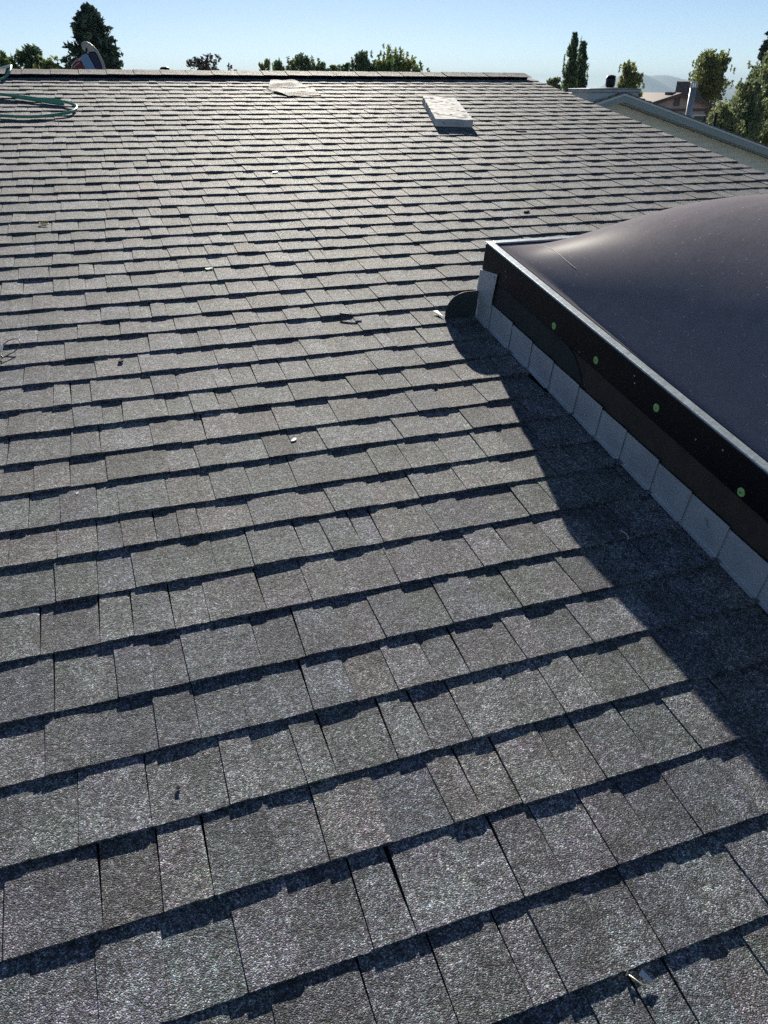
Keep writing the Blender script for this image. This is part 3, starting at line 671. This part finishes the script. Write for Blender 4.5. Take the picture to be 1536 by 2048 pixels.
# roof slabs
for s in (-1, 1):
    m = MB(); xe = AX+s*7.2
    m.prism([(AX, NY0, AZ+0.005), (xe, NY0, gz(xe)+0.005), (xe, NY0, gz(xe)-0.09), (AX, NY0, AZ-0.09)], (0, 11, 0)); m.build('roof_slope', M['fascia'], nb)
    m = MB(); 
    # shingle layer with stepped butts along the slope
    nst = 48
    for i in range(nst):
        xa = AX+s*7.25*i/nst; xb = AX+s*7.25*(i+1)/nst
        m.prism([(xa, NY0-0.015, gz(xa)+0.008), (xb, NY0-0.015, gz(xb)+0.008), (xb, NY0-0.015, gz(xb)+0.034), (xa, NY0-0.015, gz(xa)+0.014)], (0, 11.03, 0))
    for f in range(len(m.c)): m.c[f] = (0.12, 0.115, 0.11)
    m.build('shingle_courses', M['cap'], nb, attr=True, kind='stuff')
    m = MB(); xf = AX+s*7.2
    m.prism([(AX, NY0-0.012, AZ), (xf, NY0-0.012, gz(xf)), (xf, NY0-0.012, gz(xf)-0.032), (AX, NY0-0.012, AZ-0.032)], (0, 0.03, 0)); m.build('drip_edge', M['fascia_light'], nb)
    m = MB()
    m.prism([(AX, NY0+0.001, AZ-0.033), (xf, NY0+0.001, gz(xf)-0.033), (xf, NY0+0.001, gz(xf)-0.135), (AX, NY0+0.001, AZ-0.135)], (0, 0.028, 0)); m.build('fascia_board', M['fascia'], nb)
    m = MB()
    m.prism([(AX, NY0+0.03, AZ-0.10), (xf, NY0+0.03, gz(xf)-0.10), (xf, NY0+0.03, gz(xf)-0.130), (AX, NY0+0.03, AZ-0.130)], (0, 0.32, 0)); m.build('soffit', M['fascia'], nb)
WY = NY0+0.35
m = MB(); m.prism([(AX-6.8, WY+0.03, GZ), (AX+6.8, WY+0.03, GZ), (AX+6.8, WY+0.03, gz(AX+6.8)-0.2), (AX, WY+0.03, AZ-0.2), (AX-6.8, WY+0.03, gz(AX-6.8)-0.2)], (0, 10, 0)); m.build('wall', M['siding'], nb)
z = AZ-0.15; LAP = 0.100; k = 0
zz = []
while z > GZ+0.1: zz.append(z); z -= LAP
low = MB()
for k, z1 in enumerate(zz):
    z0 = z1-LAP
    hw = min(6.8, max(0.0, (AZ-0.135-z0)/NP))
    hw1 = min(6.8, max(0.02, (AZ-0.135-z1)/NP))
    tgt = MB() if k < 22 else low
    prof_ = [(WY+0.028, z1), (WY+0.016, z1-0.02), (WY+0.004, z0+0.006), (WY+0.012, z0), (WY+0.028, z0)]
    n = len(prof_); b = len(tgt.v)
    for sgn, in ((-1,), (1,)):
        for y_, z_ in prof_: tgt.v.append(Vector((AX+sgn*(hw1+(hw-hw1)*(z1-z_)/LAP), y_, z_)))
    for j in range(n-1):
        tgt.f.append((b+j, b+n+j, b+n+j+1, b+j+1)); tgt.c.append(None)
    if k < 22: tgt.build('siding_board', M['siding'], nb)
low.build('lower_siding', M['siding'], nb, kind='stuff')
# chimney chase on the ridge
cx0, cx1, cy0, cy1 = at(1165, 190, 6.25).x, at(1267, 190, 6.25).x, 6.035, 6.75
ctop = at(1215, 176, 6.25).z
m = MB()
for xa, xb in ((cx0+0.05, AX), (AX, cx1-0.05)):
    m.prism([(xa, cy0+0.05, gz(xa)-0.02), (xb, cy0+0.05, gz(xb)-0.02), (xb, cy0+0.05, ctop-0.05), (xa, cy0+0.05, ctop-0.05)], (0, cy1-cy0-0.1, 0))
m.build('chimney_chase', M['chase'], nb)
def above_roof(pts_):
    out = []
    for i in range(len(pts_)):
        (xa, za), (xb, zb) = pts_[i], pts_[(i+1) % len(pts_)]; fa_, fb_ = za-gz(xa)-0.01, zb-gz(xb)-0.01
        if fa_ >= 0: out.append((xa, za))
        if (fa_ < 0) != (fb_ < 0):
            t = fa_/(fa_-fb_); out.append((xa+(xb-xa)*t, za+(zb-za)*t))
    return out
chs = nb
for k in range(7):
    m = MB(); zt = ctop-0.075-k*0.105
    for xa, xb in ((cx0+0.03, AX), (AX, cx1-0.03)):
        pg = above_roof([(xa, zt-0.1), (xb, zt-0.1), (xb, zt), (xa, zt)])
        if len(pg) > 2: m.prism([(x_, cy0+0.03-0.012*(zt-z_)/0.1, z_) for x_, z_ in pg], (0, 0.015, 0))
    if m.v: m.build('chase_board', M['chase'], nb)
m = MB(); m.box(cx0, cx1, cy0, cy1, ctop-0.07, ctop-0.02); m.prism([(cx0-0.01, cy0-0.01, ctop-0.02), (cx1+0.01, cy0-0.01, ctop-0.02), (cx1+0.01, cy0-0.01, ctop-0.008), ((cx0+cx1)/2, cy0-0.01, ctop+0.004), (cx0-0.01, cy0-0.01, ctop-0.008)], (0, cy1-cy0+0.02, 0))
bevel(m.build('chimney_cap', M['galv'], nb), 0.008)
P = at(1220, 173, 6.6); cr = 0.085
sa = MB(); sa.lathe([(cr*0.8, -0.03), (cr*0.8, 0.02), (cr, 0.025), (cr*1.05, 0.06), (cr*1.05, 0.15), (cr*0.95, 0.175), (cr*1.12, 0.18), (cr*0.9, 0.20), (cr*0.3, 0.215), (0.001, 0.217)], Matrix.Translation((P.x, 6.6, ctop)), 20)
sa.build('spark_arrestor', M['black'], nb, smooth=False)
# vent pipes on the neighbour's roof
vb_ = at(1376, 236, 7.0); vt_ = at(1390, 165, 7.0)
tv = thing('flue_pipe', (vb_.x, 7.0, gz(vb_.x)), 'tall grey metal flue pipe with ribbed cap on the neighbour\'s roof', 'pipe')
m = MB(); m.lathe([(0.062, -0.10), (0.062, vt_.z-gz(vb_.x)-0.08)], Matrix.Translation((vb_.x, 7.0, gz(vb_.x))), 18); m.build('pipe', M['galv'], tv, smooth=True)
m = MB(); m.lathe([(0.066, 0.0), (0.072, 0.01), (0.072, 0.085), (0.064, 0.10), (0.03, 0.104)], Matrix.Translation((vb_.x, 7.0, vt_.z-0.09)), 18); m.build('cap', M['steel'], tv, smooth=False)
m = MB()
for k in range(9):
    a = 2*math.pi*k/9; m.box(vb_.x+0.074*math.cos(a)-0.006, vb_.x+0.074*math.cos(a)+0.006, 7.0+0.074*math.sin(a)-0.006, 7.0+0.074*math.sin(a)+0.006, vt_.z-0.085, vt_.z-0.005)
m.build('cap_rib', M['galv'], tv)
pb = at(1428, 254, 6.4); pt_ = at(1433, 225, 6.4); zr = gz(pb.x)
tv = thing('plumbing_vent', (pb.x, 6.4, zr), 'short black plumbing vent with flared boot on the neighbour\'s roof', 'vent')
m = MB(); m.lathe([(0.030, -0.02), (0.030, pt_.z-zr), (0.022, pt_.z-zr), (0.022, pt_.z-zr-0.02)], Matrix.Translation((pb.x, 6.4, zr)), 14); m.build('pipe', M['black'], tv, smooth=False)
m = MB(); m.lathe([(0.075, 0.0), (0.07, 0.05), (0.045, 0.09), (0.034, 0.11)], Matrix.Translation((pb.x, 6.4, zr)), 14); m.build('boot', M['black'], tv, smooth=True)

# ------------------------------------------------------------------ far house
FY = 40.0
fp = at(1363, 186, FY); FX = fp.x; FZ = fp.z; q = at(1430, 210, FY); FS = (FZ-q.z)/(q.x-FX)
fh = thing('far_house', (FX, FY+4, GZ), 'distant tan house with brown gable trim and a raised upper roof', 'house')
def fz_(x): return FZ-FS*abs(x-FX)
m = MB(); m.prism([(FX-4.2, FY+0.3, GZ), (FX+4.2, FY+0.3, GZ), (FX+4.2, FY+0.3, fz_(FX+4.2)-0.1), (FX, FY+0.3, FZ-0.1), (FX-4.2, FY+0.3, fz_(FX-4.2)-0.1)], (0, 8, 0)); m.build('wall', M['pink'], fh)
for s in (-1, 1):
    m = MB(); xe = FX+s*4.6
    m.prism([(FX, FY-0.02, FZ+0.02), (xe, FY-0.02, fz_(xe)+0.02), (xe, FY-0.02, fz_(xe)-0.10), (FX, FY-0.02, FZ-0.10)], (0, 8.6, 0)); m.build('roof_slope', M['brown'], fh)
    m = MB(); m.prism([(FX, FY-0.05, FZ+0.021), (xe, FY-0.05, fz_(xe)+0.021), (xe, FY-0.05, fz_(xe)-0.20), (FX, FY-0.05, FZ-0.20)], (0, 0.03, 0)); m.build('gable_trim', M['brown'], fh)
g0 = at(1350, 193, FY+0.28); g1 = at(1358, 212, FY+0.28)
m = MB(); m.box(g0.x, g1.x, FY+0.25, FY+0.29, g1.z, g0.z); m.build('gable_vent', M['brownroof'], fh)
m = MB(); b0 = at(1340, 217, FY+0.25); b1 = at(1430, 222, FY+0.25)
m.box(FX-4.1, FX+4.1, FY+0.2, FY+0.29, b1.z, b0.z-0.02); m.build('trim_band', M['brown'], fh)
w0 = at(1386, 229, FY+0.2); w1 = at(1411, 250, FY+0.2)
m = MB(); d_ = 0.10
m.box(w0.x, w1.x, FY+0.2, FY+0.29, w0.z-d_, w0.z); m.box(w0.x, w1.x, FY+0.2, FY+0.29, w1.z, w1.z+d_); m.box(w0.x, w0.x+d_, FY+0.2, FY+0.29, w1.z+d_, w0.z-d_); m.box(w1.x-d_, w1.x, FY+0.2, FY+0.29, w1.z+d_, w0.z-d_)
wi = m.build('window', M['white'], fh)
m = MB(); m.box(w0.x+d_, w1.x-d_, FY+0.25, FY+0.285, w1.z+d_, w0.z-d_); m.build('pane', M['glass'], wi)
c0 = at(1413, 222, FY+0.2); c1 = at(1419, 250, FY+0.2)
m = MB(); m.box(c0.x, c1.x, FY+0.18, FY+0.29, GZ, c0.z); m.build('corner_post', M['brown'], fh)
r0 = at(1357, 163, FY+2.6); r1 = at(1402, 190, FY+1.5); r2_ = at(1352, 190, FY+1.5)
m = MB(); m.prism([(r2_.x, FY+1.5, r1.z-0.3), (r1.x+0.2, FY+1.5, r1.z-0.3), (r1.x+0.2, FY+2.6, r0.z), (r0.x, FY+2.6, r0.z)], (0, 0.15, 0.02)); m.build('upper_roof', M['brownroof'], fh)
m = MB(); l0 = at(1344, 186, FY+0.6)
m.box(l0.x-0.25, l0.x+0.25, FY+0.5, FY+1.0, l0.z-0.3, l0.z+0.05); m.build('roof_vent', M['brown'], fh)

# ------------------------------------------------------------------ trees
LV = {
 'spruce': leaf_material('spruce_needles', (0.035, 0.065, 0.055), (0.07, 0.11, 0.08), 0.2),
 'dark': leaf_material('dark_leaves', (0.07, 0.12, 0.07), (0.13, 0.18, 0.09), 0.45),
 'green': leaf_material('green_leaves', (0.10, 0.16, 0.06), (0.22, 0.25, 0.09), 0.5),
 'purple': leaf_material('purple_leaves', (0.06, 0.045, 0.055), (0.08, 0.09, 0.08), 0.3),
 'gold': leaf_material('autumn_leaves', (0.12, 0.18, 0.07), (0.30, 0.30, 0.10), 0.5),
 'pine': leaf_material('pine_needles', (0.12, 0.17, 0.09), (0.28, 0.31, 0.15), 0.45),
}
rr_top = [1e9]
def leaf(mb, P, sz, rr, el=1.6, d=None):
    d = d or Vector((rr.gauss(0, 1), rr.gauss(0, 1), rr.gauss(0, 1))).normalized()
    s = d.cross(Vector((rr.gauss(0, 1), rr.gauss(0, 1), rr.gauss(0, 1)))).normalized()
    a, b = d*(sz*el*0.5), s*(sz*0.5)
    if P.z > rr_top[0]: return
    i = len(mb.v); mb.v += [P-a, P+b*0.9-a*0.1, P+a, P-b*0.9-a*0.1]; mb.f.append((i, i+1, i+2, i+3)); mb.c.append(None)
def tree(name, X, Y, top, width, kind, leafm, label, n, lsz, seed, group=None, shape='round', crown_base=None, sway=0.0):
    rr = random.Random(seed); H = top-GZ
    t = thing(name, (X, Y, GZ), label, 'tree', group)
    cbz = GZ+H*0.25 if crown_base is None else crown_base
    CH = top-cbz
    tr = MB(); cr_ = MB()
    r0 = 0.035*H*0.5+0.04
    tr.tube([Vector((X, Y, GZ)), Vector((X+0.1*rr.gauss(0, 1), Y, GZ+H*0.4)), Vector((X+sway, Y, GZ+H*(0.92 if shape in ('cone', 'column') else 0.7)))], r0, 8, r1=r0*0.15)
    rr_top[0] = top
    def clump(C, R, m_, asp=1.0, up=0.0, sz=lsz):
        for _ in range(m_):
            v = Vector((rr.gauss(0, 1), rr.gauss(0, 1), rr.gauss(0, 1)*asp)); v = v.normalized()*R*(rr.random()**0.45); v.z *= asp
            d = None
            if up: d = (Vector((rr.gauss(0, 1), rr.gauss(0, 1), rr.gauss(0, 1)))*0.6+Vector((0, 0, up))+v*0.8/R).normalized()
            leaf(cr_, C+v, sz*rr.uniform(0.6, 1.3), rr, 1.8, d)
    if shape == 'cone':
        nb_ = int(n/85)
        for i in range(nb_):
            f = i/nb_; zc = cbz+CH*(0.98*f**0.85); rad = width*0.5*(1-f**1.6)**0.75*rr.uniform(0.7, 1.12)+0.10
            a = rr.uniform(0, 2*math.pi); L0_ = Vector((math.cos(a), math.sin(a), 0))
            c0_ = Vector((X+sway*f, Y, zc)); e_ = c0_+L0_*rad+Vector((0, 0, 0.12*rad))
            tr.tube([c0_, e_], 0.03*(1-f)+0.008, 4, r1=0.004, cap=False)
            for s_ in range(5):
                g_ = 0.3+0.7*s_/4; clump(c0_.lerp(e_, g_), 0.13+0.30*rad*(1.15-g_), 17, 0.75, 0.25)
        clump(Vector((X+sway, Y, top-0.12)), 0.10, 30, 1.6, 0.9)
    elif shape == 'column':
        for i in range(int(n/40)):
            f = rr.random(); zc = cbz+CH*f; rad = width*0.5*min(1.0, (1-f)**0.7*1.3)*rr.random()**0.5
            a = rr.uniform(0, 2*math.pi); C = Vector((X+rad*math.cos(a), Y+rad*math.sin(a), zc))
            clump(C, 0.13+0.10*(1-f), 40, 1.7, 0.9)
        for i in range(9):
            a = rr.uniform(0, 6.28); C = Vector((X+width*0.42*math.cos(a), Y+width*0.3*math.sin(a), cbz+CH*rr.uniform(0.5, 0.9)))
            tr.tube([C, C+Vector((0.05*math.cos(a), 0, CH*0.10))], 0.012, 4, r1=0.004, cap=False)
            for s_ in range(9): leaf(cr_, C+Vector((0.05*math.cos(a)*s_/8+rr.gauss(0, 0.03), 0, CH*0.11*s_/8)), lsz, rr)
    else:
        nbr = 13 if shape == 'round' else 18
        for i in range(nbr):
            a = rr.uniform(0, 2*math.pi) if i else 0
            el_ = rr.uniform(0.15, 1.0) if shape != 'fan' else rr.uniform(0.4, 1.0)
            rx = width*0.5*rr.uniform(0.55, 0.88)*math.cos(el_*1.35) if i else 0.0
            tip = Vector((X+rx*math.cos(a), Y+rx*math.sin(a), cbz+CH*(0.35+0.50*math.sin(el_*1.5)*rr.uniform(0.75, 1.05)) if i else top-CH*0.14))
            st = Vector((X, Y, cbz+CH*rr.uniform(-0.05, 0.25)))
            mid = st.lerp(tip, 0.5)+Vector((0, 0, 0.06*CH))
            tr.tube([st, mid, tip], 0.05*H*0.12+0.01, 5, r1=0.008, cap=False)
            R = width*rr.uniform(0.12, 0.20)
            for s_ in range(4):
                C = mid.lerp(tip, s_/3)+Vector((rr.gauss(0, 0.05), rr.gauss(0, 0.05), rr.gauss(0, 0.05)))*width
                clump(C, R*rr.uniform(0.6, 1.1), int(n/nbr/5), 0.85, 0.8 if shape in ('fan', 'shoots') else 0.0)
            for s_ in range(3 if shape != 'shoots' else 7):
                C = tip+Vector((rr.gauss(0, R*0.7), rr.gauss(0, R*0.7), R*rr.uniform(0.2, 0.7))); hgt = min(0.35, R*rr.uniform(0.4, 0.9))
                for w_ in range(16): leaf(cr_, C+Vector((rr.gauss(0, 0.03), rr.gauss(0, 0.03), hgt*w_/15)), lsz*rr.uniform(0.6, 1.0), rr, 2.0)
    tr.build('trunk', M['bark'], t); cr_.build('crown', LV[leafm], t)
    return t
def tree_px(name, x, ytop, wpx, Y, *a, **k):
    P = at(x, ytop, Y); dpt = pix(P)[2]
    return tree(name, P.x, Y, P.z, wpx*dpt/FPX, *a, **k)
G1 = 'trees showing above the ridge'
tree_px('spruce_tree', 172, 8, 150, 25, 'cone', 'spruce', 'tall dark blue green spruce rising behind the ridge at the left', 19000, 0.10, 11, G1, 'cone', crown_base=-2.6)
tree_px('leafy_tree', 4, 92, 102, 22, 'r', 'green', 'thin crowned leafy tree at the left edge of the photo', 5760, 0.10, 12, G1, 'round', crown_base=-2.2)
tree_px('leafy_tree', 52, 77, 114, 23, 'r', 'dark', 'loose branched leafy tree just left of the spruce group', 6080, 0.10, 13, G1, 'round', crown_base=-2.2)
tree_px('leafy_tree', 96, 96, 77, 21, 'r', 'gold', 'yellowish bushy tree touching the left side of the spruce', 4480, 0.09, 14, G1, 'round', crown_base=-2.2)
tree_px('small_tree', 405, 106, 102, 20, 'r', 'purple', 'small sparse purplish tree alone above the ridge', 2400, 0.085, 15, G1, 'round', crown_base=-1.6)
tree_px('young_tree', 523, 126, 12, 30, 'c', 'green', 'leftmost of the four slim tips over the shingle offcuts', 700, 0.09, 16, G1, 'column', crown_base=-2.0)
tree_px('young_tree', 534, 119, 13, 30, 'c', 'green', 'tallest slim tip left of centre, second from the left', 800, 0.09, 17, G1, 'column', crown_base=-2.0)
tree_px('young_tree', 548, 124, 11, 30, 'c', 'dark', 'third slim tip from the left, close to its taller neighbour', 700, 0.09, 18, G1, 'column', crown_base=-2.0)
tree_px('young_tree', 558, 118, 14, 30, 'c', 'dark', 'slim tip standing next to the broad upright shrub', 900, 0.09, 19, G1, 'column', crown_base=-2.0)
tree_px('upright_tree', 603, 101, 89, 30, 's', 'dark', 'broad tree of upright shoots left of the ridge centre', 6720, 0.10, 20, G1, 'shoots', crown_base=-2.2)
tree_px('upright_tree', 641, 112, 52, 31, 's', 'dark', 'narrower upright tree right of the broad shooting tree', 3840, 0.10, 21, G1, 'shoots', crown_base=-2.2)
tree_px('leafy_tree', 667, 117, 52, 32, 'r', 'green', 'small round tree in the gap of the tree line', 3200, 0.10, 22, G1, 'round', crown_base=-2.2)
tree_px('leafy_tree', 693, 119, 65, 32, 's', 'dark', 'low dark tree left of the tree with a tall leader', 3840, 0.10, 23, G1, 'shoots', crown_base=-2.2)
tree_px('leafy_tree', 728, 96, 96, 30, 'r', 'dark', 'airy tree with a tall pointed leader beside the big round tree', 5120, 0.11, 24, G1, 'shoots', crown_base=-2.2)
tree_px('round_tree', 788, 88, 142, 29, 'r', 'green', 'largest round leafy tree above the middle of the ridge', 14400, 0.11, 25, G1, 'round', crown_base=-2.2)
tree_px('round_tree', 818, 104, 62, 28, 'r', 'gold', 'olive tree on the right flank of the largest round tree', 4160, 0.10, 35, G1, 'round', crown_base=-2.2)
tree_px('tiny_tree', 856, 136, 13, 34, 'c', 'dark', 'tiny lone tree top right of the largest round tree', 500, 0.09, 26, G1, 'cone', crown_base=-1.4)
G2 = 'trees beyond the right side of the roof'
tree_px('pine_tree', 1110, 146, 50, 32, 's', 'pine', 'low pine peeking over the end of the ridge', 3600, 0.11, 27, G2, 'shoots', crown_base=-2.6)
tree_px('poplar_tree', 1150, 66, 38, 30, 'c', 'dark', 'left and taller of the two columnar poplars', 6500, 0.10, 28, G2, 'column', crown_base=-3.0)
tree_px('poplar_tree', 1168, 84, 36, 30.5, 'c', 'dark', 'right and shorter of the two columnar poplars', 6000, 0.10, 29, G2, 'column', crown_base=-3.0)
tree_px('leafy_tree', 1258, 116, 84, 36, 'r', 'gold', 'green and gold tree behind the chimney cap', 6500, 0.13, 30, G2, 'round', crown_base=-3.0)
tree_px('maple_tree', 1432, 96, 104, 44, 'f', 'gold', 'fan shaped maple turning yellow behind the flue pipe', 15000, 0.13, 31, G2, 'fan', crown_base=-2.4)
tree_px('pine_tree', 1500, 150, 150, 24, 's', 'pine', 'wide pine filling the right edge behind the gable', 17000, 0.10, 32, G2, 'shoots', crown_base=-4.2)
tree_px('pine_tree', 1560, 92, 120, 27, 's', 'pine', 'taller pine half cut by the right edge', 12000, 0.11, 33, G2, 'shoots', crown_base=-4.2)
tree_px('pine_tree', 1455, 196, 90, 21, 's', 'pine', 'lowest pine just behind the neighbour\'s plumbing vent', 10000, 0.085, 36, G2, 'shoots', crown_base=-4.0)
tree_px('spruce_tree', 1546, 50, 44, 40, 'c', 'spruce', 'dark conifer top cut by the right edge high above the pines', 7000, 0.13, 34, G2, 'cone', crown_base=-3.0)
